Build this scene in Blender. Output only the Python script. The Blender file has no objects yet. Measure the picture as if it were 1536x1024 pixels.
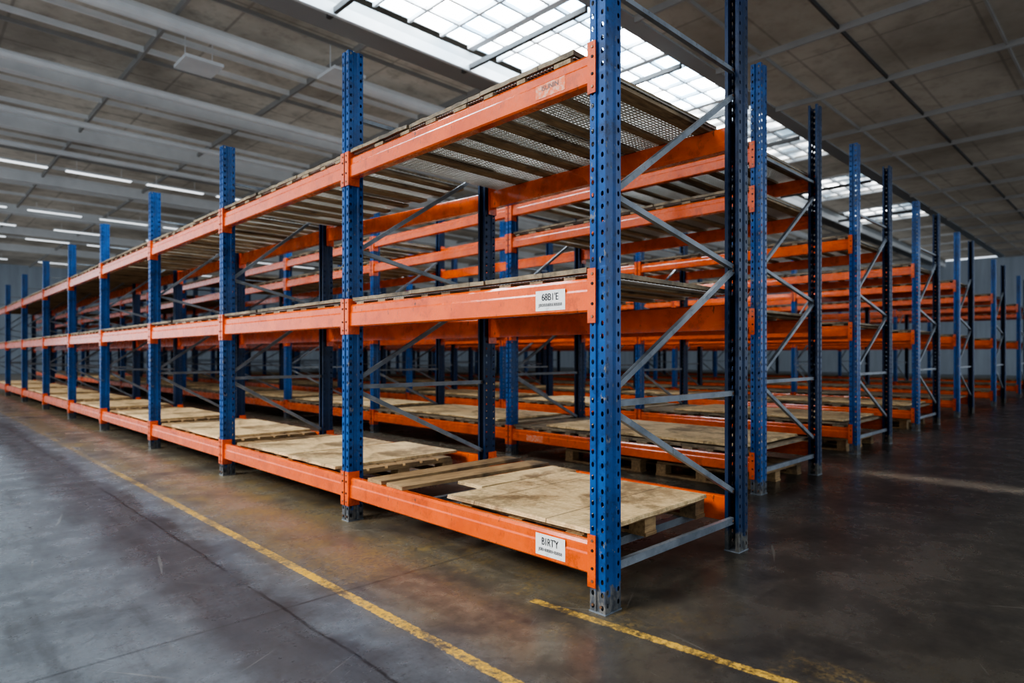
import bpy, bmesh, math, random
from mathutils import Vector, Matrix
random.seed(7)
S=1.2
scene=bpy.context.scene
COL=scene.collection

# ------------------------------------------------------------------ materials
class NT:
    def __init__(s,name):
        s.m=bpy.data.materials.new(name); s.m.use_nodes=True
        s.n=s.m.node_tree.nodes; s.l=s.m.node_tree.links
        s.b=s.n['Principled BSDF']
        s.tc=s.n.new('ShaderNodeTexCoord')
    def put(s,v,sock):
        if isinstance(v,(int,float)): sock.default_value=v
        elif isinstance(v,tuple): sock.default_value=(v[0],v[1],v[2],1) if len(sock.default_value)==4 else v
        else: s.l.new(v,sock)
    def math(s,op,a,b=0.0,c=None,clamp=False):
        n=s.n.new('ShaderNodeMath'); n.operation=op; n.use_clamp=clamp
        s.put(a,n.inputs[0]); s.put(b,n.inputs[1])
        if c is not None: s.put(c,n.inputs[2])
        return n.outputs[0]
    def noise(s,scale,detail=4,rough=.6,mult=None,rot=None,dist=0):
        n=s.n.new('ShaderNodeTexNoise'); n.inputs['Scale'].default_value=scale
        n.inputs['Detail'].default_value=detail; n.inputs['Roughness'].default_value=rough
        n.inputs['Distortion'].default_value=dist
        v=s.tc.outputs['Object']
        if rot:
            mp=s.n.new('ShaderNodeMapping'); mp.inputs['Rotation'].default_value=rot
            s.l.new(v,mp.inputs[0]); v=mp.outputs[0]
        if mult:
            mp=s.n.new('ShaderNodeMapping'); mp.inputs['Scale'].default_value=mult
            s.l.new(v,mp.inputs[0]); v=mp.outputs[0]
        s.l.new(v,n.inputs['Vector']); return n.outputs[0]
    def sstep(s,v,lo,hi,a=0.0,b=1.0):
        n=s.n.new('ShaderNodeMapRange'); n.interpolation_type='SMOOTHSTEP'
        s.put(v,n.inputs[0]); n.inputs[1].default_value=lo; n.inputs[2].default_value=hi
        n.inputs[3].default_value=a; n.inputs[4].default_value=b
        return n.outputs[0]
    def mix(s,f,a,b,mode='MIX'):
        n=s.n.new('ShaderNodeMix'); n.data_type='RGBA'; n.blend_type=mode
        s.put(f,n.inputs[0]); s.put(a,n.inputs[6]); s.put(b,n.inputs[7]); return n.outputs[2]
    def xyz(s):
        n=s.n.new('ShaderNodeSeparateXYZ'); s.l.new(s.tc.outputs['Object'],n.inputs[0]); return n.outputs
    def bump(s,h,st=.3,dist=.01):
        n=s.n.new('ShaderNodeBump'); n.inputs['Strength'].default_value=st; n.inputs['Distance'].default_value=dist
        s.l.new(h,n.inputs['Height']); s.l.new(n.outputs[0],s.b.inputs['Normal'])
    def fin(s,col=None,rough=None,metal=None):
        if col is not None: s.put(col,s.b.inputs['Base Color'])
        if rough is not None: s.put(rough,s.b.inputs['Roughness'])
        if metal is not None: s.b.inputs['Metallic'].default_value=metal
        return s.m
def srgb(r,g,b):
    f=lambda c:(c/255/12.92 if c/255<=.04045 else ((c/255+.055)/1.055)**2.4)
    return (f(r),f(g),f(b))

def paint(name,c1,c2,chip,rough=.33,foot=False,chiplo=.68,coat=0,grime=.5):
    t=NT(name)
    n1=t.noise(2.2,5,.65); n2=t.noise(26,6,.75,mult=(1,1,.45)); n3=t.noise(7,8,.8)
    scr=t.noise(9,5,.7,mult=(1,.12,1.6))
    col=t.mix(t.sstep(n1,.35,.7),c1,c2)
    col=t.mix(t.math('MULTIPLY',t.sstep(n3,.50,.66),grime),col,tuple(v*.45 for v in c2))
    col=t.mix(t.math('MULTIPLY',t.sstep(scr,.60,.68),.35),col,tuple(min(1,v*1.3+.06) for v in c1))
    ch=t.sstep(n2,chiplo,chiplo+.04)
    col=t.mix(ch,col,chip)
    if foot:
        z=t.xyz()[2]
        f=t.math('ADD',z,t.math('MULTIPLY',t.noise(22,5),.22))
        f=t.math('MULTIPLY',t.sstep(f,.20,.24,1,0),.92)
        col=t.mix(f,col,t.mix(t.sstep(n2,.4,.6),srgb(122,118,108),srgb(72,74,74)))
        ch=t.math('MAXIMUM',ch,f)
    r=t.math('ADD',t.math('MULTIPLY',n3,.35),rough-.14)
    r=t.math('ADD',r,t.math('MULTIPLY',ch,.3))
    t.bump(t.math('ADD',n2,t.math('MULTIPLY',n1,2.0)),.12,.004)
    if coat:
        t.b.inputs['Coat Weight'].default_value=coat; t.b.inputs['Coat Roughness'].default_value=.12
    return t.fin(col,r)
M={}
M['blue']=paint('blue_paint',srgb(8,88,156),srgb(6,56,108),srgb(124,122,116),.30,True,.62,.3,.75)
M['shaded_blue']=paint('shaded_blue_paint',srgb(8,48,90),srgb(6,34,64),srgb(60,70,78),.35,True,.66,.1,.6)  # the same blue paint, darkened to carry the shade on rear uprights
M['orange']=paint('orange_paint',srgb(242,106,30),srgb(208,82,22),srgb(104,66,48),.24,False,.625,.8,.5)
M['steel']=paint('galvanised_steel',srgb(140,146,152),srgb(98,106,114),srgb(104,76,60),.32,False,.64,0,.5)
t=NT('dark_metal'); M['dark']=t.fin((.012,.012,.014),.6)
t=NT('bolt_metal'); M['bolt']=t.fin(srgb(150,120,100),.35,.7)
def wood(name,a,b,c,sc=1.0,axis=(1,9,9)):
    t=NT(name)
    g=t.noise(5*sc,8,.7,mult=axis); n=t.noise(2.5*sc,5,.6); f=t.noise(60,3,.7)
    col=t.mix(t.sstep(g,.3,.7),a,b); col=t.mix(t.sstep(n,.5,.72),col,c)
    col=t.mix(t.math('MULTIPLY',t.sstep(f,.55,.75),.35),col,tuple(x*.35 for x in a))
    t.bump(g,.35,.006); return t.fin(col,.75)
M['wood']=wood('weathered_pallet_wood',srgb(184,154,112),srgb(134,108,78),srgb(90,76,60))
M['dwood']=wood('dark_grey_timber',srgb(178,156,126),srgb(124,106,84),srgb(80,70,60))
def chip(name,a,b,c,stain=.6):
    t=NT(name)
    v=t.n.new('ShaderNodeTexVoronoi'); v.inputs['Scale'].default_value=55; v.inputs['Randomness'].default_value=1
    t.l.new(t.tc.outputs['Object'],v.inputs['Vector'])
    s=t.n.new('ShaderNodeSeparateColor'); t.l.new(v.outputs['Color'],s.inputs[0])
    n=t.noise(3,8,.75); n2=t.noise(1.9,8,.76); g=t.noise(4,8,.75,mult=(9,1,1)); g2=t.noise(3,8,.75,mult=(1,7,1))
    col=t.mix(t.math('MULTIPLY',s.outputs[0],.45),a,b); col=t.mix(t.sstep(n,.44,.64),col,c)
    col=t.mix(t.math('MULTIPLY',t.sstep(g,.45,.66),.6),col,b)
    col=t.mix(t.math('MULTIPLY',t.sstep(g2,.52,.66),.5),col,c)
    col=t.mix(t.math('MULTIPLY',t.sstep(n2,.50,.60),stain),col,tuple(x*.42 for x in c))
    x,y,z=t.xyz()
    jy=t.math('ABSOLUTE',t.math('SUBTRACT',t.math('MODULO',t.math('ADD',y,100.2),.56),.28))
    col=t.mix(t.math('MULTIPLY',t.sstep(jy,.002,.006,1,0),.7),col,tuple(x*.15 for x in c))
    t.bump(g,.3,.004); return t.fin(col,.6)
M['ply']=chip('worn_chipboard',srgb(236,210,164),srgb(194,162,116),srgb(162,136,102),.6)
M['deck']=chip('grey_chipboard',srgb(164,146,118),srgb(130,114,92),srgb(104,94,80))
t=NT('wire'); M['wire']=t.fin(srgb(196,194,186),.4,.1)
t=NT('translucent_mesh_sheet')
w1=t.n.new('ShaderNodeTexWave'); w1.bands_direction='Y'; w1.inputs['Scale'].default_value=14; w1.inputs['Distortion'].default_value=1.2
w2=t.n.new('ShaderNodeTexWave'); w2.bands_direction='X'; w2.inputs['Scale'].default_value=8; w2.inputs['Distortion'].default_value=1.5
for w_ in (w1,w2): t.l.new(t.tc.outputs['Object'],w_.inputs['Vector'])
pat=t.math('MULTIPLY',w1.outputs['Fac'],w2.outputs['Fac'])
c_=t.mix(t.sstep(pat,.06,.35),srgb(140,136,130),srgb(252,250,246))
c_=t.mix(t.math('MULTIPLY',t.sstep(t.noise(2.2,6,.7),.50,.66),.4),c_,srgb(110,102,90))
tr=t.n.new('ShaderNodeBsdfTranslucent'); t.l.new(c_,tr.inputs[0])
mx=t.n.new('ShaderNodeMixShader'); mx.inputs[0].default_value=.9
t.l.new(t.b.outputs[0],mx.inputs[1]); t.l.new(tr.outputs[0],mx.inputs[2])
t.l.new(mx.outputs[0],t.n['Material Output'].inputs[0])
M['sheet']=t.fin(c_,.6)
t=NT('paper_label')
M['paper']=t.fin(t.mix(t.sstep(t.noise(30,5,.7),.5,.75),srgb(232,232,228),srgb(190,190,188)),.55)
t=NT('faded_paper'); M['faded']=t.fin(t.mix(t.sstep(t.noise(40,6,.8),.38,.56),srgb(226,186,164),srgb(240,120,62)),.4)
t=NT('label_ink'); M['ink']=t.fin((.02,.02,.024),.6)
t=NT('faded_ink'); M['fink']=t.fin(srgb(120,104,100),.6)

# ceiling / walls
t=NT('ceiling_panel')
n=t.noise(.3,6,.6); n4=t.noise(2.5,6,.7)
x,y,z=t.xyz()
col=t.mix(t.sstep(n,.35,.7),srgb(180,176,168),srgb(132,128,121))
col=t.mix(t.math('MULTIPLY',t.sstep(n4,.45,.7),.4),col,srgb(94,91,85))
# the ceiling is browner and darker south of the skylight
col=t.mix(t.sstep(y,5.0*S,6.0*S,.55,0),col,srgb(112,104,94))
def saw(c,p): return t.math('ABSOLUTE',t.math('SUBTRACT',t.math('MODULO',t.math('ADD',c,100.0),p),p/2))
j=t.math('MAXIMUM',t.sstep(saw(y,1.45),.012,.035,1,0),t.sstep(saw(x,2.94),.012,.035,1,0))
col=t.mix(t.math('MULTIPLY',j,.35),col,srgb(70,68,66))
t.l.new(col,t.b.inputs['Emission Color']); t.b.inputs['Emission Strength'].default_value=.19  # panels glow by themselves: added fill light, not a lamp
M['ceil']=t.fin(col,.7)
t=NT('ceiling_steel'); c_=t.mix(t.noise(1.5,4),srgb(208,212,214),srgb(172,176,180)); M['csteel']=t.fin(c_,.4)
t.l.new(c_,t.b.inputs['Emission Color']); t.b.inputs['Emission Strength'].default_value=.13  # roof steel glows a little, in place of light from below
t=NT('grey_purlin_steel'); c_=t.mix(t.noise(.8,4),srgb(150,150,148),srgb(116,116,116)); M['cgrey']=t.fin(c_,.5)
t.l.new(c_,t.b.inputs['Emission Color']); t.b.inputs['Emission Strength'].default_value=.12  # purlins given a faint glow too, so they read as lit
t=NT('dark_ceiling_steel'); M['cdark']=t.fin(srgb(96,96,96),.6)
t=NT('skylight_upstand'); M['up']=t.fin(srgb(170,175,178),.6)
t=NT('wall_cladding')
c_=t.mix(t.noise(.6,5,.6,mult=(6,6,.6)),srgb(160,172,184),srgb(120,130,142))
t.l.new(c_,t.b.inputs['Emission Color']); t.b.inputs['Emission Strength'].default_value=.17  # cladding glows faintly, added to brighten the far background
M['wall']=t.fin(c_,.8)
def emit(name,c,s):
    t=NT(name); t.fin((.8,.8,.8),.4)
    t.b.inputs['Emission Color'].default_value=(*c,1); t.b.inputs['Emission Strength'].default_value=s
    return t.m
for nm,st,lo in (('glass',15,(.30,.44,.56)),('dimglass',3.6,(.10,.14,.17))):
    t=NT('skylight_'+nm); t.fin((.8,.85,.9),.3)
    nn=t.sstep(t.noise(.75,5,.6),.40,.60)
    t.l.new(t.mix(nn,lo,(1,1,.98)),t.b.inputs['Emission Color'])
    t.b.inputs['Emission Strength'].default_value=st
    M[nm]=t.m
M['lamp']=emit('lamp_diffuser',(.88,.94,1),1.3)

# floor
t=NT('worn_concrete')
x,y,z=t.xyz()
big=t.noise(.7,9,.72); mid=t.noise(2.6,9,.74); fine=t.noise(38,6,.8)
streak=t.noise(1.6,9,.78,mult=(3.2,.3,1))
wob=t.math('MULTIPLY',t.math('SUBTRACT',t.noise(1.2,8,.72),.5),.6)
xw=t.math('ADD',x,wob)
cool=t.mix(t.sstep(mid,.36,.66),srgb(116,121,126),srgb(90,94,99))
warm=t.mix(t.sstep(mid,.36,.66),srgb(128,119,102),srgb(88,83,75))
dark=t.mix(t.sstep(mid,.36,.66),srgb(82,77,70),srgb(58,55,51))  # dim light at right and foreground, painted into the concrete colour
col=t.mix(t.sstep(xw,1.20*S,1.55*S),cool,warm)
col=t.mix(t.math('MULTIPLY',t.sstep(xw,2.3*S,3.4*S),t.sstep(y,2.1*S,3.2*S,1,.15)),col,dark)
near_shade=t.math('MULTIPLY',t.sstep(y,.9*S,1.9*S,1,0),t.sstep(xw,.7*S,1.9*S))
col=t.mix(near_shade,col,dark)
band=t.math('MULTIPLY',t.sstep(xw,.72*S,.9*S),t.sstep(xw,1.10*S,1.22*S,1,0))
col=t.mix(t.math('MULTIPLY',band,t.math('ADD',t.math('MULTIPLY',streak,.7),.25)),col,srgb(60,57,60))
xc=t.math('ABSOLUTE',t.math('SUBTRACT',t.math('ADD',x,t.math('MULTIPLY',wob,.12)),1.10*S))
crk=t.math('MULTIPLY',t.sstep(xc,.003,.012,1,0),t.sstep(streak,.40,.52))
col=t.mix(t.math('MULTIPLY',crk,.6),col,srgb(22,22,24))
sc=t.sstep(streak,.50,.66); col=t.mix(t.math('MULTIPLY',sc,.4),col,srgb(56,55,55))
blot=t.sstep(t.noise(1.6,10,.80),.5,.60); col=t.mix(t.math('MULTIPLY',blot,.25),col,srgb(60,57,54))
scr=None
for a,th in ((.2,.66),(1.1,.67),(-.6,.66),(2.2,.68)):
    s_=t.sstep(t.noise(2.2,5,.6,mult=(14,.35,1),rot=(0,0,a)),th,th+.03)
    scr=s_ if scr is None else t.math('MAXIMUM',scr,s_)
col=t.mix(t.math('MULTIPLY',scr,.25),col,srgb(150,146,138))
yp=t.math('MULTIPLY',t.sstep(big,.46,.56),t.sstep(t.math('ADD',t.math('MULTIPLY',fine,.6),t.math('MULTIPLY',mid,.4)),.47,.56))
yp=t.math('MULTIPLY',yp,t.math('MULTIPLY',t.sstep(xw,1.25*S,1.45*S),t.sstep(xw,2.0*S,2.6*S,1,0)))
col=t.mix(t.math('MULTIPLY',yp,.5),col,srgb(180,152,94))
wear=t.sstep(t.math('ADD',t.math('MULTIPLY',fine,.5),t.math('MULTIPLY',mid,.5)),.43,.56,1,.08)
wear=t.math('MULTIPLY',wear,t.sstep(y,2.5*S,8*S,.95,.22))
edge=t.math('MULTIPLY',t.math('SUBTRACT',fine,.5),.035)
d1=t.math('ADD',t.math('ABSOLUTE',t.math('SUBTRACT',x,1.352*S)),edge)
l1=t.sstep(d1,.020*S,.026*S,1,0)
xx=t.math('ADD',x,t.math('MULTIPLY',y,.092))
d2=t.math('ADD',t.math('ABSOLUTE',t.math('SUBTRACT',xx,(1.866+1.788*.092)*S)),edge)
l2=t.math('MULTIPLY',t.sstep(d2,.017*S,.024*S,1,0),t.sstep(y,1.78*S,1.80*S,1,0))
ln=t.math('MAXIMUM',l1,l2)
col=t.mix(t.math('MULTIPLY',ln,wear),col,srgb(230,184,84))
jn=t.sstep(saw(y,4.2),.004,.012,1,0)
col=t.mix(t.math('MULTIPLY',jn,.4),col,srgb(34,34,34))
col=t.mix(t.math('MULTIPLY',t.sstep(fine,.52,.66),.4),col,srgb(46,45,44))
rg=t.math('ADD',t.math('MULTIPLY',mid,.42),.08)
rg=t.math('ADD',rg,t.math('MULTIPLY',scr,.1))
t.bump(t.math('ADD',fine,mid),.12,.004)
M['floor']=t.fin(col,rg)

# ------------------------------------------------------------------ mesh helpers (h units -> *S)
class MB:
    def __init__(s): s.bm=bmesh.new(); s.mats=[]; s.sheet=False
    def mi(s,k):
        if k not in s.mats: s.mats.append(k)
        return s.mats.index(k)
    def v(s,p): return s.bm.verts.new((p[0]*S,p[1]*S,p[2]*S))
    def face(s,vs,k):
        f=s.bm.faces.new(vs); f.material_index=s.mi(k); return f
    def quad(s,ps,k): return s.face([s.v(p) for p in ps],k)
    def box(s,x0,x1,y0,y1,z0,z1,k,M4=None):
        P=[(x0,y0,z0),(x1,y0,z0),(x1,y1,z0),(x0,y1,z0),(x0,y0,z1),(x1,y0,z1),(x1,y1,z1),(x0,y1,z1)]
        if M4 is not None: P=[tuple(M4@Vector(p)) for p in P]
        V=[s.v(p) for p in P]
        for f in ((0,3,2,1),(4,5,6,7),(0,1,5,4),(1,2,6,5),(2,3,7,6),(3,0,4,7)): s.face([V[i] for i in f],k)
    def prismY(s,prof,y0,y1,k):
        a=[s.v((p[0],y0,p[1])) for p in prof]; b=[s.v((p[0],y1,p[1])) for p in prof]
        n=len(prof)
        for i in range(n): s.face([a[i],a[(i+1)%n],b[(i+1)%n],b[i]],k)
        s.face(a[::-1],k); s.face(b,k)
    def disc(s,c,r,nx,k,n=10,th=.004):
        ax=Vector(nx); u=Vector((0,0,1)); w=ax.cross(u)
        c=Vector(c); a=[];b=[]
        for i in range(n):
            an=2*math.pi*i/n; o=(u*math.cos(an)+w*math.sin(an))*r
            a.append(s.v(c+o)); b.append(s.v(c+ax*th+o*.85))
        for i in range(n): s.face([a[i],a[(i+1)%n],b[(i+1)%n],b[i]],k)
        s.face(b,k)
    def done(s,name):
        me=bpy.data.meshes.new(name)
        if not s.sheet: bmesh.ops.recalc_face_normals(s.bm,faces=s.bm.faces)
        s.bm.to_mesh(me); s.bm.free()
        for k in s.mats: me.materials.append(M[k])
        return me
def obj(name,me,loc=(0,0,0),parent=None,rotz=0,**props):
    o=bpy.data.objects.new(name,me); COL.objects.link(o)
    o.location=Vector(loc)*S
    if rotz: o.rotation_euler=(0,0,rotz)
    if parent: o.parent=parent
    for k,v in props.items(): o[k]=v
    return o

def upright_mesh(H,holes=True,mk='blue',name='upright'):
    b=MB(); b.sheet=True
    W=.0375; D=.05
    def sheet(p0,p1,hole,off=0):
        if not hole or not holes:
            b.quad([(p0[0],p0[1],0),(p1[0],p1[1],0),(p1[0],p1[1],H),(p0[0],p0[1],H)],mk); return
        pitch=.05; n=int(H/pitch); pitch=H/n
        ux=(p1[0]-p0[0]); uy=(p1[1]-p0[1]); L=math.hypot(ux,uy); ux/=L; uy/=L
        rx=min(.0068,L*.3); rz=.0105
        for i in range(n):
            z0=i*pitch; z1=z0+pitch; zc=(z0+z1)/2+off*pitch*.2
            out=[(0,z0),(L/2,z0),(L,z0),(L,zc),(L,z1),(L/2,z1),(0,z1),(0,zc)]
            inn=[]
            for k in range(8):
                a=[-135,-90,-45,0,45,90,135,180][k]*math.pi/180
                inn.append((L/2+rx*math.cos(a),zc+rz*math.sin(a)))
            ov=[b.v((p0[0]+ux*q[0],p0[1]+uy*q[0],q[1])) for q in out]
            iv=[b.v((p0[0]+ux*q[0],p0[1]+uy*q[0],q[1])) for q in inn]
            for k in range(8): b.face([ov[k],ov[(k+1)%8],iv[(k+1)%8],iv[k]],mk)
    g=.008
    sheet((-D,W),(-D,.009),True); sheet((-D,.009),(-D+g,.006),False); sheet((-D+g,.006),(-D+g,-.006),False)
    sheet((-D+g,-.006),(-D,-.009),False); sheet((-D,-.009),(-D,-W),True,0)
    for sg in (-1,1):
        sheet((-D,sg*W),(-.018,sg*W),True,1)
        sheet((-.018,sg*W),(-.012,sg*(W-.007)),False)
        sheet((-.012,sg*(W-.007)),(.012,sg*(W-.007)),False)
        sheet((.012,sg*(W-.007)),(.018,sg*W),False)
        sheet((.018,sg*W),(D,sg*W),True,1)
        sheet((D,sg*W),(D,sg*(W-.018)),False)
        sheet((D,sg*(W-.018)),(D-.012,sg*(W-.018)),False)
    return b.done(name)
def foot_mesh():
    b=MB(); b.box(-.053,.053,-.041,.041,0,.005,'steel')
    for y in (-.02,.02): b.disc((-.0535,y,.03),.006,(-1,0,0),'bolt',8,.005)
    return b.done('foot_plate')
FOOT=foot_mesh()
BP=[(-.038,0),(-.045,.007),(-.045,.078),(-.0405,.086),(-.0405,.118),(-.032,.130),(0,.13),(.006,.124),(.006,0)]
_c={}
def beam_mesh(L,hz,conn=False):
    key=('beam',round(L,3),hz,conn)
    if key in _c: return _c[key]
    b=MB(); b.prismY([(p[0],p[1]*hz) for p in BP],-L/2,L/2,'orange')
    if conn:
        for sg in (-1,1): add_conn(b,sg,L/2*sg,hz)
    _c[key]=b.done('beam'); return _c[key]
def add_conn(b,sg,y,hz):
    h0=-.045; h1=.13*hz+.035
    b.box(-.056,.02,min(y,y+sg*-.006),max(y,y+sg*-.006),h0,h1,'orange')
    y1=y+sg*.034
    b.box(-.0565,-.0515,min(y,y1),max(y,y1),h0,h1,'orange')
    for z in (h0+.025,h0+.075,h1-.06,h1-.022):
        yc=y+sg*.019
        b.disc((-.0565,yc,z),.0065,(-1,0,0),'bolt' if z in(h0+.025,h1-.022) else 'dark',8,.003)
def conn_mesh(sg,hz):
    key=('conn',sg,hz)
    if key in _c: return _c[key]
    b=MB(); add_conn(b,sg,0,hz); _c[key]=b.done('beam_connector'); return _c[key]
def bar(b,p,q,w,th,k):
    p=Vector(p);q=Vector(q); d=(q-p); L=d.length; d.normalize()
    n=Vector((0,1,0)); u=d.cross(n); 
    M4=Matrix((( d.x,n.x,u.x,p.x),(d.y,n.y,u.y,p.y),(d.z,n.z,u.z,p.z),(0,0,0,1)))
    b.box(0,L,-th/2,-th/2+.003,-w/2,w/2,k,M4)
    b.box(0,L,-th/2+.003,th/2,-w/2,-w/2+.003,k,M4)
    b.box(0,L,-th/2+.003,th/2,w/2-.003,w/2,k,M4)
BR=[(2.45,2.45,.022),(1.65,2.32,.024),(1.64,1.45,.024),(.86,1.43,.024),(.808,.808,.026),(.775,.31,.026),(.16,.16,.034)]
def brace_mesh(i,D):
    key=('brace',i,round(D,3))
    if key in _c: return _c[key]
    b=MB(); zf,zb,w=BR[i]; bar(b,(.045,0,zf),(D-.045,0,zb),w,.022,'steel')
    for x,z in ((.045,zf),(D-.045,zb)): b.disc((x+(.012 if x<D/2 else -.012),-.011,z),.007,(0,-1,0),'bolt',8,.004)
    _c[key]=b.done('brace'); return _c[key]
def sbar_mesh(D):
    key=('sbar',round(D,3))
    if key in _c: return _c[key]
    b=MB(); b.box(.008,D-.008,-.02,.02,0,.018,'steel'); b.box(.008,D-.008,-.02,-.015,-.02,0,'steel'); b.box(.008,D-.008,.015,.02,-.02,0,'steel')
    _c[key]=b.done('support_bar'); return _c[key]

# beam levels: (underside height, height factor) -- tops stay at .265 / 1.3056 / 2.19
LV1=[(.140,.96),(1.172,1.03),(2.068,.94)]
LV2=[(.150,.885),(1.195,.85),(2.08,.846)]
UM={}
def um_get(H,holes,mk):
    if (H,holes,mk) not in UM: UM[(H,holes,mk)]=upright_mesh(H,holes,mk)
    return UM[(H,holes,mk)]
def rack(xs_front,ys,xs_back,H,label,detail,connbays,HS={},braces=range(7),extra=()):
    root=bpy.data.objects.new('pallet_rack',None); COL.objects.link(root)
    X0=xs_front; Y0=ys[0]
    root.location=(X0*S,Y0*S,0); root.empty_display_size=.3
    root['label']=label; root['category']='storage rack'; root['group']='rows of pallet racking'
    for i,y in enumerate(ys):
        D=xs_back[i]-X0
        for x,r,mk in ((0,0,'blue'),(D,math.pi,'shaded_blue')):
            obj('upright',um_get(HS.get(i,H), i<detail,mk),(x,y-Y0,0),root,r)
            if i<3 and detail: obj('foot_plate',FOOT,(x,y-Y0,0),root,r)
        for k in braces: obj('brace',brace_mesh(k,D),(0,y-Y0,0),root)
    for i in range(len(ys)-1):
        L=ys[i+1]-ys[i]-.08; yc=(ys[i]+ys[i+1])/2-Y0
        for li,(z,hz) in enumerate((LV1 if X0<3 else LV2)+list(extra)):
            sep=i<connbays
            bm_=obj('beam',beam_mesh(L,hz,not sep),(0,yc,z),root)
            if sep:
                for sg in (-1,1): obj('beam_connector',conn_mesh(sg,hz),(0,sg*L/2,0),bm_)
            Da=xs_back[i]-X0; Db=xs_back[i+1]-X0
            zb=z-(.04 if li==1 and X0<3 else 0)
            o=obj('beam',beam_mesh(L,hz,not sep),((Da+Db)/2,yc,zb),root,math.pi+math.atan2(Da-Db,L))
            if sep:
                for sg in (-1,1): obj('beam_connector',conn_mesh(sg,hz),(0,sg*L/2,0),o)
    return root

k=2.0/1.98
Y1=[v*k for v in (1.508,3.409,5.424,7.487,9.735,11.89,14.27,16.95,19.75,22.8)]
B1=[3.10,3.10]+[2.90]*8
rack1=rack(2.0,Y1,B1,2.75,'long blue and orange steel pallet rack beside a yellow floor line',10,5,{0:2.95,1:2.84})
ROWS=[(4.48,2.03,1.07,2.56,13,3.1),(7.0,2.17,1.1,2.6,12,3.15),(9.75,2.27,1.1,2.6,11,3.05)]
rows=[]
for (x,y0,d,L,n,H) in ROWS:
    ys=[y0+L*i for i in range(n+1)]
    r=rack(x,ys,[x+d]*(n+1),H,'blue and orange steel pallet rack row with braced end frame',4,2,{},range(7),[(2.40,.846)] if x<5 else ())
    rows.append((r,x,ys,d))
FAR=[(12.35,2.3,1.1,2.6,9,3.0),(15.6,2.3,1.1,2.6,8,2.9),(19.2,2.35,1.1,2.6,7,2.9),(23.0,2.4,1.1,2.6,6,2.9)]
for (x,y0,d,L,n,H) in FAR:
    rack(x,[y0+L*i for i in range(n+1)],[x+d]*(n+1),H,'distant blue and orange steel pallet rack row',0,0,{},(1,2,3,4,5))

# ---- decks
def deck_mesh(L,D,fine,seed=0):
    key=('deck',round(L,3),round(D,3),fine,seed)
    if key in _c: return _c[key]
    rnd=random.Random(seed+int(L*100)); b=MB()
    if fine==2:
        y=-L/2+.05
        while y<L/2-.07:
            w=rnd.uniform(.03,.055)
            b.box(-D/2,D/2,y-w+.02,y+w+.01,0,.018,'dwood')
            y+=w+rnd.uniform(.15,.24)
    else:
        n=max(3,int(L/.2))
        for i in range(n):
            y=-L/2+(i+.5)*L/n+rnd.uniform(-.025,.025); w=rnd.uniform(.028,.058)
            b.box(-D/2+(.012 if fine else 0),D/2,y-w,y+w,0,.012 if fine else .018,'dwood')
    z=.018 if fine!=1 else .012; xr=D/2-.01
    if fine:
        wr=.0032
        y=-L/2+.01
        while y<L/2-.01: b.box(-D/2+.01,D/2-.01,y-wr,y+wr,z,z+.003,'wire'); y+=.020
        x=-D/2+.02
        while x<D/2-.01: b.box(x-wr,x+wr,-L/2+.01,L/2-.01,z+.003,z+.006,'wire'); x+=.034
        z+=.006
        if fine==2:
            xr=-D/2+.10
            b.quad([(-D/2+.01,-L/2+.01,z+.0004),(D/2-.01,-L/2+.01,z+.0004),(D/2-.01,L/2-.01,z+.0004),(-D/2+.01,L/2-.01,z+.0004)],'sheet')
    m=3; y=-L/2
    for i in range(m):
        y1=y+L/m
        x0=-D/2+rnd.uniform(-.012,.01); dz=rnd.uniform(.001,.004)
        N=14
        ys=[y+.004+(y1-y-.008)*j/N for j in range(N+1)]
        ex=[x0+rnd.uniform(-.003,.003) for _ in ys]
        xe=xr+(rnd.uniform(-.02,.03) if fine==2 else 0)
        V0=[b.v((ex[j],ys[j],z+dz)) for j in range(N+1)]; V1=[b.v((ex[j]+rnd.uniform(-.002,.002),ys[j],z+dz+.018+rnd.uniform(0,.003))) for j in range(N+1)]
        W0=[b.v((xe,ys[j],z+dz)) for j in range(N+1)]; W1=[b.v((xe,ys[j],z+dz+.018)) for j in range(N+1)]
        for j in range(N):
            b.face([V0[j],V0[j+1],V1[j+1],V1[j]],'deck'); b.face([V1[j],V1[j+1],W1[j+1],W1[j]],'deck')
            b.face([W0[j],W1[j],W1[j+1],W0[j+1]],'deck'); b.face([V0[j],W0[j],W0[j+1],V0[j+1]],'deck')
        for j in (0,N): b.face([V0[j],V1[j],W1[j],W0[j]],'deck')
        y=y1
    if fine==2:
        for (ya,yb,xa,xb) in ((-L/2+.02,-L/2+.12,-.3*D,.49*D),(-L*.18,-L*.14,-.1*D,.48*D),(.30*L,.36*L,-.36*D,.2*D)):
            b.box(xa,xb,ya,yb,z+.001,z+.020,'deck')
    _c[key]=b.done('shelf_deck'); return _c[key]
def deck(x0,x1,y0,y1,z,fine,lab,grp,seed=0):
    o=obj('shelf_deck',deck_mesh(y1-y0,x1-x0,fine,seed),((x0+x1)/2,(y0+y1)/2,z+.001))
    o['label']=lab; o['category']='shelf board'; o['group']=grp
    return o
ZM=1.172+.13*1.03+.0005
DL='grey chipboard shelf on timber slats resting on orange beams'
for i in range(9):
    ya,yb=Y1[i]+.045,Y1[i+1]-.045; xb=min(B1[i],B1[i+1])
    for z in (ZM,2.1905):
        top=z>2; a=ya
        x1=xb+.04
        if i==0: a=Y1[0]+(.13 if top else .06); x1=3.19 if top else 3.14
        deck(1.965,x1,a,yb,z,(2 if top else 1) if i<4 else 0,
          'timber slats, mesh sheet and chipboard strip resting on top beams' if (top and i<4) else DL,'decks of the long rack',i)
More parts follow.
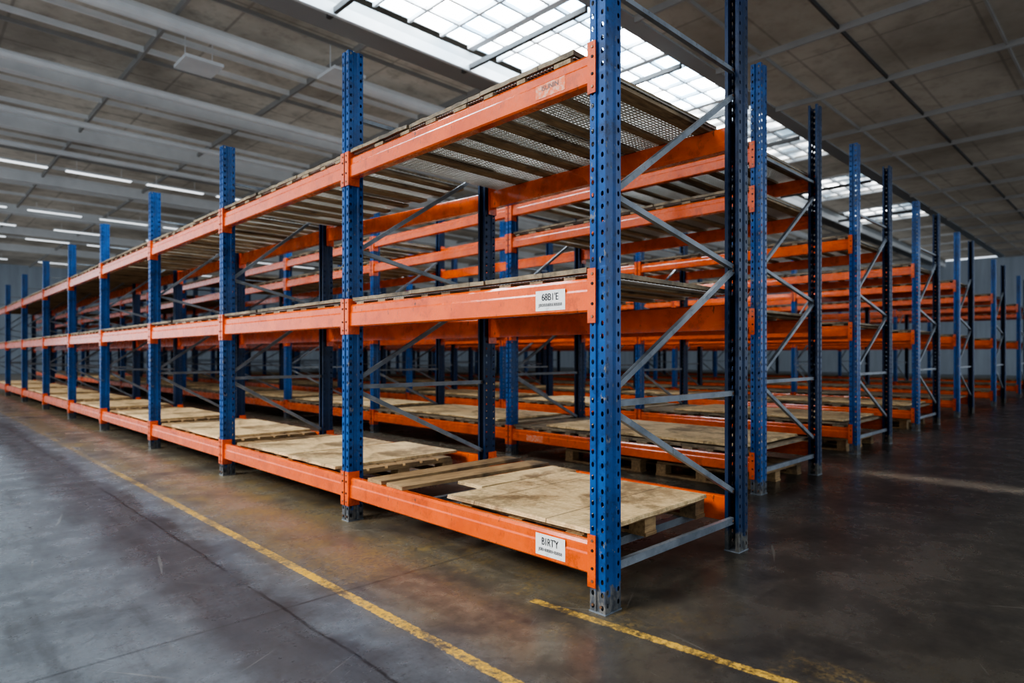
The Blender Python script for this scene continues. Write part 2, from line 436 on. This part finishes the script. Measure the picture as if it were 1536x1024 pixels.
for ri,(r,x,ys,d) in enumerate(rows):
    for i in range(len(ys)-1):
        for li,z in enumerate((.2655,ZM,2.1905,2.5105)):
            if li==3 and (ri or i%2): continue
            if li==2 and i>0 and (i+ri)%3==1: continue
            if li==1 and i>0 and (i+ri)%3==2: continue
            deck(x-.035,x+d+.035,ys[i]+.05,ys[i+1]-.05,z,2 if (li>=2 and i<4) else 0,DL,'decks of the rack rows',i%3)
for fi,(x,y0,d,L,n,H) in enumerate(FAR):
    for i in range(n):
        for li,z in enumerate((.2655,ZM,2.1905)):
            if li and i and (i+fi+li)%2==1: continue
            deck(x-.035,x+d+.035,y0+i*L+.05,y0+(i+1)*L-.05,z,0,DL,'decks of the rack rows',i%3)

# ---- pallets & sheets
def pallet_mesh(W,L,H=.115,seed=0):
    key=('pal',round(W,3),round(L,3),seed)
    if key in _c: return _c[key]
    rnd=random.Random(seed); b=MB(); t_=.017
    n=6
    for i in range(n):
        x=-W/2+(i+.5)*W/n; w=W/n*.42
        b.box(x-w,x+w,-L/2+rnd.uniform(0,.006),L/2-rnd.uniform(0,.006),H-t_,H,'wood')
    for y in (-L/2+.05,0,L/2-.05): b.box(-W/2,W/2,y-.045,y+.045,H-2*t_,H-t_,'wood')
    for x in (-W/2+.045,0,W/2-.045):
        for y in (-L/2+.05,0,L/2-.05): b.box(x-.045,x+.045,y-.045,y+.045,t_,H-2*t_,'wood')
        b.box(x-.045,x+.045,-L/2,L/2,0,t_,'wood')
    _c[key]=b.done('pallet'); return _c[key]
def pallet(x0,x1,y0,y1,z,lab='weathered wooden pallet lying in the rack bay',seed=0):
    o=obj('pallet',pallet_mesh(x1-x0,y1-y0,seed=seed),((x0+x1)/2,(y0+y1)/2,z)); o['label']=lab; o['category']='pallet'; o['group']='wooden pallets in the racks'
def sheet(x0,x1,y0,y1,z,rz=0,lab='worn tan chipboard sheet lying on a pallet',seed=0,k='ply',n_=None):
    rnd=random.Random(seed); b=MB(); W=x1-x0; L=y1-y0
    pts=[]
    N=8
    for j in range(N): pts.append((-W/2+W*j/N,-L/2))
    for j in range(N): pts.append((W/2,-L/2+L*j/N))
    for j in range(N): pts.append((W/2-W*j/N,L/2))
    for j in range(N): pts.append((-W/2,L/2-L*j/N))
    pts=[(p[0]+rnd.uniform(-.005,.005),p[1]+rnd.uniform(-.005,.005)) for p in pts]
    for z0,z1,ins in ((0,.008,0),(.0085,.018,.004)):
        a=[b.v((p[0]*(1-ins),p[1]*(1-ins),z0)) for p in pts]; c=[b.v((p[0]*(1-ins),p[1]*(1-ins),z1)) for p in pts]
        n=len(pts)
        for j in range(n): b.face([a[j],a[(j+1)%n],c[(j+1)%n],c[j]],k)
        b.face(a[::-1],k); b.face(c,k)
    o=obj('chipboard_sheet',b.done('chipboard_sheet'),((x0+x1)/2,(y0+y1)/2,z),None,rz)
    o['label']=lab; o['category']='wooden board'; o['group']='loose chipboard sheets'
    return o
ZP=.160
def sbars(i,ys_):
    D=(B1[i]+B1[i+1])/2-2.0
    for y in ys_: obj('support_bar',sbar_mesh(D),(0,y-Y1[0],ZP-.0181),rack1)
pallet(2.03,3.03,1.66,2.46,ZP); sbars(0,(1.76,2.34,2.6,2.8,3.0))
sheet(2.012,2.95,1.60,2.53,ZP+.116,.015,seed=3)
sheet(2.30,3.06,2.57,2.78,.2655,-.05,'broken chipboard offcut beside a pallet sheet',seed=5)
def plank(x0,x1,y0,y1,z,rz,lab):
    b=MB(); W=x1-x0;L=y1-y0; b.box(-W/2,W/2,-L/2,L/2,0,.02,'wood')
    o=obj('plank',b.done('plank'),((x0+x1)/2,(y0+y1)/2,z),None,rz); o['label']=lab; o['category']='plank'
plank(1.975,3.12,2.86,3.02,.2655,-.03,'weathered wooden plank laid across the bottom orange beams')
plank(1.975,3.12,3.10,3.24,.2655,.02,'weathered wooden plank laid across the bottom orange beams')
for i in range(1,9):
    ya=Y1[i]+.10; yb=Y1[i+1]-.10; xb=B1[i+1]; xw=xb-.035
    L=(yb-ya-.08)/2
    pallet(2.03,xw,ya,ya+L,ZP,seed=i); pallet(2.03,xw,ya+L+.08,yb,ZP,seed=i+1)
    sbars(i,(ya+.08,ya+L-.08,ya+L+.16,yb-.08))
    if i==1:
        sheet(2.0,3.0,3.66,4.34,ZP+.116,0,seed=11); sheet(2.01,2.9,4.36,5.08,ZP+.116,.01,seed=12)
    else: sheet(2.01,xw,ya+.12,yb-random.uniform(.3,.6),ZP+.116,random.uniform(-.02,.02),seed=20+i)
pallet(4.56,5.5,2.12,2.95,0,'weathered wooden pallet on the floor under the rack'); pallet(4.56,5.5,3.1,3.95,0,'weathered wooden pallet on the floor under the rack')
pallet(7.1,8.0,2.28,3.1,0,'weathered wooden pallet on the floor under the rack'); pallet(9.85,10.8,2.4,3.2,0,'weathered wooden pallet on the floor under the rack')
for r,x,ys,d in rows:
    for i in range(9):
        sheet(x+.01,x+d-.05,ys[i]+.12+.1*(i%2),ys[i]+2.1+.1*(i%3),.3165,.0,'worn tan chipboard sheet lying on the lowest shelf',seed=50+i)

# ---- labels
def text_geo(b,txt,size,xf,yc,zc,k,shift=0):
    cu=bpy.data.curves.new('t','FONT'); cu.body=txt; cu.size=1; cu.align_x='CENTER'; cu.align_y='CENTER'
    o=bpy.data.objects.new('t',cu); COL.objects.link(o); bpy.context.view_layer.update()
    me=o.to_mesh()
    if len(me.vertices):
        xs=[v.co.x for v in me.vertices]; zs=[v.co.y for v in me.vertices]
        w=max(xs)-min(xs); h=max(zs)-min(zs); cx=(max(xs)+min(xs))/2; cz=(max(zs)+min(zs))/2
        sc=(size[0]/w,size[1]/h)
        for q,sh in enumerate((-shift,0,shift) if shift else (0,)):
            V=[b.v((xf-q*.00006,yc-(v.co.x-cx)*sc[0]+sh,zc+(v.co.y-cz)*sc[1])) for v in me.vertices]
            for p in me.polygons:
                try: b.face([V[i] for i in p.vertices],k)
                except ValueError: pass
    o.to_mesh_clear(); bpy.data.objects.remove(o)
def sticker(parent,xoff,y,z,w,h,txt,small=None,pm='paper',ik='ink',lab='white paper label with printed code'):
    b=MB(); b.box(-.0008,0,-w/2,w/2,-h/2,h/2,pm)
    if txt: text_geo(b,txt,(w*.56,h*.36),-.0012,0,h*.18,ik,.0008)
    if small: text_geo(b,small,(w*.80,h*.20),-.0012,0,-h*.24,ik,.0004)
    o=obj('label_sticker',b.done('label_sticker'),(xoff,y,z),parent); o['label']=lab; return o
yl=1.775-Y1[0]
sticker(rack1,-.0455,yl,.203,.165,.09,"B1RT'Y","J08H8B8IHB8B8"); sticker(rack1,-.0455,yl,1.172+.058,.165,.085,"68B1'E","JB0BB8BE8BB8")
sticker(rack1,-.0455,yl,2.068+.046,.165,.058,"ISUNIN",None,'faded','fink','faded peeling label on the orange beam')
sticker(rows[0][0],-.0455,2.2,.195,.22,.06,None,None,'faded','fink','faded label on the orange beam')

# ------------------------------------------------------------------ building
XA,XB,YA,YB,ZC=-3,40,-3,44,6.0
SY0,SY1=5.7,7.95
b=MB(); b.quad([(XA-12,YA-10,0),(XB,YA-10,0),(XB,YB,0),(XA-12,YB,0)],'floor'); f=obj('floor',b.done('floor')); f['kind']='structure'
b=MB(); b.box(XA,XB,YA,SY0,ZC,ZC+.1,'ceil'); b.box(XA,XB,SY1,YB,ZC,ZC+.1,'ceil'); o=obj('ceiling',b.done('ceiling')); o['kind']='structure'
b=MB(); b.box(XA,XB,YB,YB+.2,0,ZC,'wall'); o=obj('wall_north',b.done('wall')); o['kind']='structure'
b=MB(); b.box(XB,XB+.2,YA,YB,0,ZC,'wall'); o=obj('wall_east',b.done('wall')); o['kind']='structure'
tn=[0]
def trim(me,loc=(0,0,0)):
    tn[0]+=1; o=obj('trim_%d'%tn[0],me,loc); o['kind']='structure'; return o
ZU=ZC+.12
b=MB(); b.box(XA,XB,SY0-.30,SY0,ZC-.03,ZU,'up'); trim(b.done('u'))
b=MB(); b.box(XA,XB,SY1,SY1+.75,ZC-.14,ZU,'up'); b.box(XA,XB,SY1,SY1+.06,ZC-.30,ZC-.14,'csteel'); trim(b.done('u'))
UL=2.45
def skyunit(g):
    b=MB()
    b.quad([(0,SY0,ZU),(UL,SY0,ZU),(UL,SY1,ZU),(0,SY1,ZU)],g)
    for i in range(4):
        x=i*UL/4; w=.06 if i==0 else .022
        b.box(x-w,x+w,SY0,SY1,ZU-.08,ZU-.01,'csteel')
    for j in range(1,5):
        y=SY0+(SY1-SY0)*j/5; b.box(0,UL,y-.022,y+.022,ZU-.07,ZU-.01,'csteel')
    b.box(-.03,.03,SY0-.2,SY1+.2,ZC-.28,ZC-.20,'cdark')
    return b.done('skylight')
W=skyunit('glass'); WD=skyunit('dimglass')
b=MB(); b.box(0,UL,SY0,SY1,ZU-.05,ZU,'ceil'); b.box(0,.1,SY0,SY1,ZU-.12,ZU-.05,'csteel'); BL=b.done('c')
nw=0
for i in range(17):
    if i<8 or i in (9,11):
        nw+=1; o=obj('window_%d'%nw,W if i<6 else WD,(XA+i*UL,0,0)); o['kind']='structure'
    else: trim(BL,(XA+i*UL,0,0))
b=MB(); b.box(XA+17*UL,XB,SY0,SY1,ZU-.05,ZU,'ceil'); trim(b.done('c'))
def ibeam(k,L,hh,w):
    b=MB(); b.box(0,L,-w/2,w/2,-.03,0,k); b.box(0,L,-w/2,w/2,-hh,-hh+.03,k); b.box(0,L,-.02,.02,-hh+.03,-.03,k); return b.done('g')
GX=ibeam('csteel',XB-XA,.30,.18); GS=ibeam('csteel',XB-XA,.08,.05); GD=ibeam('cgrey',XB-XA,.06,.03); GK=ibeam('cdark',XB-XA,.06,.03)
for y in (13.3,16.6,21.5,26.5,31,36): trim(GX,(XA,y,ZC))
for y in (10.8,11.5,14.4,15.6,18,20.4,23,24.5,28,33.5): trim(GS,(XA,y,ZC))
for y in (-2,0,1.7,4.6,9.2,11.9,19.2): trim(GD,(XA,y,ZC))
trim(GK,(XA,3.4,ZC))
b=MB(); n=14
for y,zz,r in ((9.85,ZC-.25,.12),(12.3,ZC-.4,.07),(15.0,ZC-.4,.06),(17.4,ZC-.4,.06)):
    ra=[b.v((XA,y+r*math.cos(2*math.pi*i/n),zz+r*math.sin(2*math.pi*i/n))) for i in range(n)]
    rb=[b.v((XB,y+r*math.cos(2*math.pi*i/n),zz+r*math.sin(2*math.pi*i/n))) for i in range(n)]
    for i in range(n): b.face([ra[i],ra[(i+1)%n],rb[(i+1)%n],rb[i]],'csteel')
trim(b.done('duct'))
b=MB(); b.box(-.022,.022,YA,SY0-.3,-.10,0,'cgrey'); b.box(-.022,.022,SY1+.75,YB,-.10,0,'cgrey'); PU=b.done('p')
x=XA+1.0
while x<XB: trim(PU,(x,0,ZC)); x+=2.45
b=MB(); b.box(-.75,.75,-.08,.08,.02,.07,'csteel'); b.box(-.73,.73,-.07,.07,0,.02,'lamp')
for xx in (-.5,.5): b.box(xx-.006,xx+.006,-.006,.006,.07,.3,'csteel')
LM=b.done('ceiling_lamp')
rl=random.Random(4)
for y,x0,x1,st in ((19.5,2.0,13,1.85),(25.6,1.8,18,2.0),(29,2.4,20,2.6),(32,2.4,22,2.1),(39.5,3.2,24,2.2)):
    x=x0
    while x<x1:
        o=obj('ceiling_lamp',LM,(x,y,ZC-.30)); o['label']='long white strip light hanging from the ceiling'; o['category']='ceiling lamp'; o['group']='strip lights'
        x+=st+rl.choice((0,0,.5))
b=MB(); b.box(-.28,.28,-.28,.28,0,.05,'csteel')
for xx in (-.2,.2): b.box(xx-.006,xx+.006,-.006,.006,.05,.5,'csteel')
PM=b.done('hanging_panel')
for x,y in ((5.2,9.3),(3.4,10.5)):
    o=obj('hanging_panel',PM,(x,y,ZC-.5)); o['label']='flat white square panel hanging from the ceiling'; o['category']='ceiling panel'

# ------------------------------------------------------------------ light
w=bpy.data.worlds.new('World'); scene.world=w; w.use_nodes=True
bg=w.node_tree.nodes['Background']; bg.inputs[0].default_value=(.80,.89,1,1); bg.inputs[1].default_value=1.2
sl=bpy.data.lights.new('sun','SUN'); sl.energy=2.3; sl.angle=math.radians(16); sl.color=(1,.97,.93)
so=bpy.data.objects.new('sun',sl); COL.objects.link(so)
dirv=Vector((.80,-.22,-.55)); so.rotation_euler=dirv.to_track_quat('-Z','Y').to_euler(); so.location=(-8,2,8)
al=bpy.data.lights.new('streak_light','AREA'); al.shape='RECTANGLE'; al.size=.10; al.size_y=2.2; al.spread=math.radians(5); al.energy=3.5; al.color=(1,.93,.82)  # added lamp out of view, stands in for a sunlit floor streak
ao=bpy.data.objects.new('streak_light',al); COL.objects.link(ao); ao.location=(5.95*S,.85*S,5.8*S)
# ------------------------------------------------------------------ camera
cd=bpy.data.cameras.new('Camera'); cam=bpy.data.objects.new('Camera',cd); COL.objects.link(cam)
cam.location=(0,0,S); cam.rotation_euler=(math.pi/2,0,-math.atan2(.6984,.7157))
cd.sensor_width=36; cd.lens=948/1536*36; cd.shift_y=21/1536; cd.clip_end=200
cd.dof.use_dof=True; cd.dof.focus_distance=2.75*S; cd.dof.aperture_fstop=1.6
scene.camera=cam
scene.view_settings.look='AgX - High Contrast'
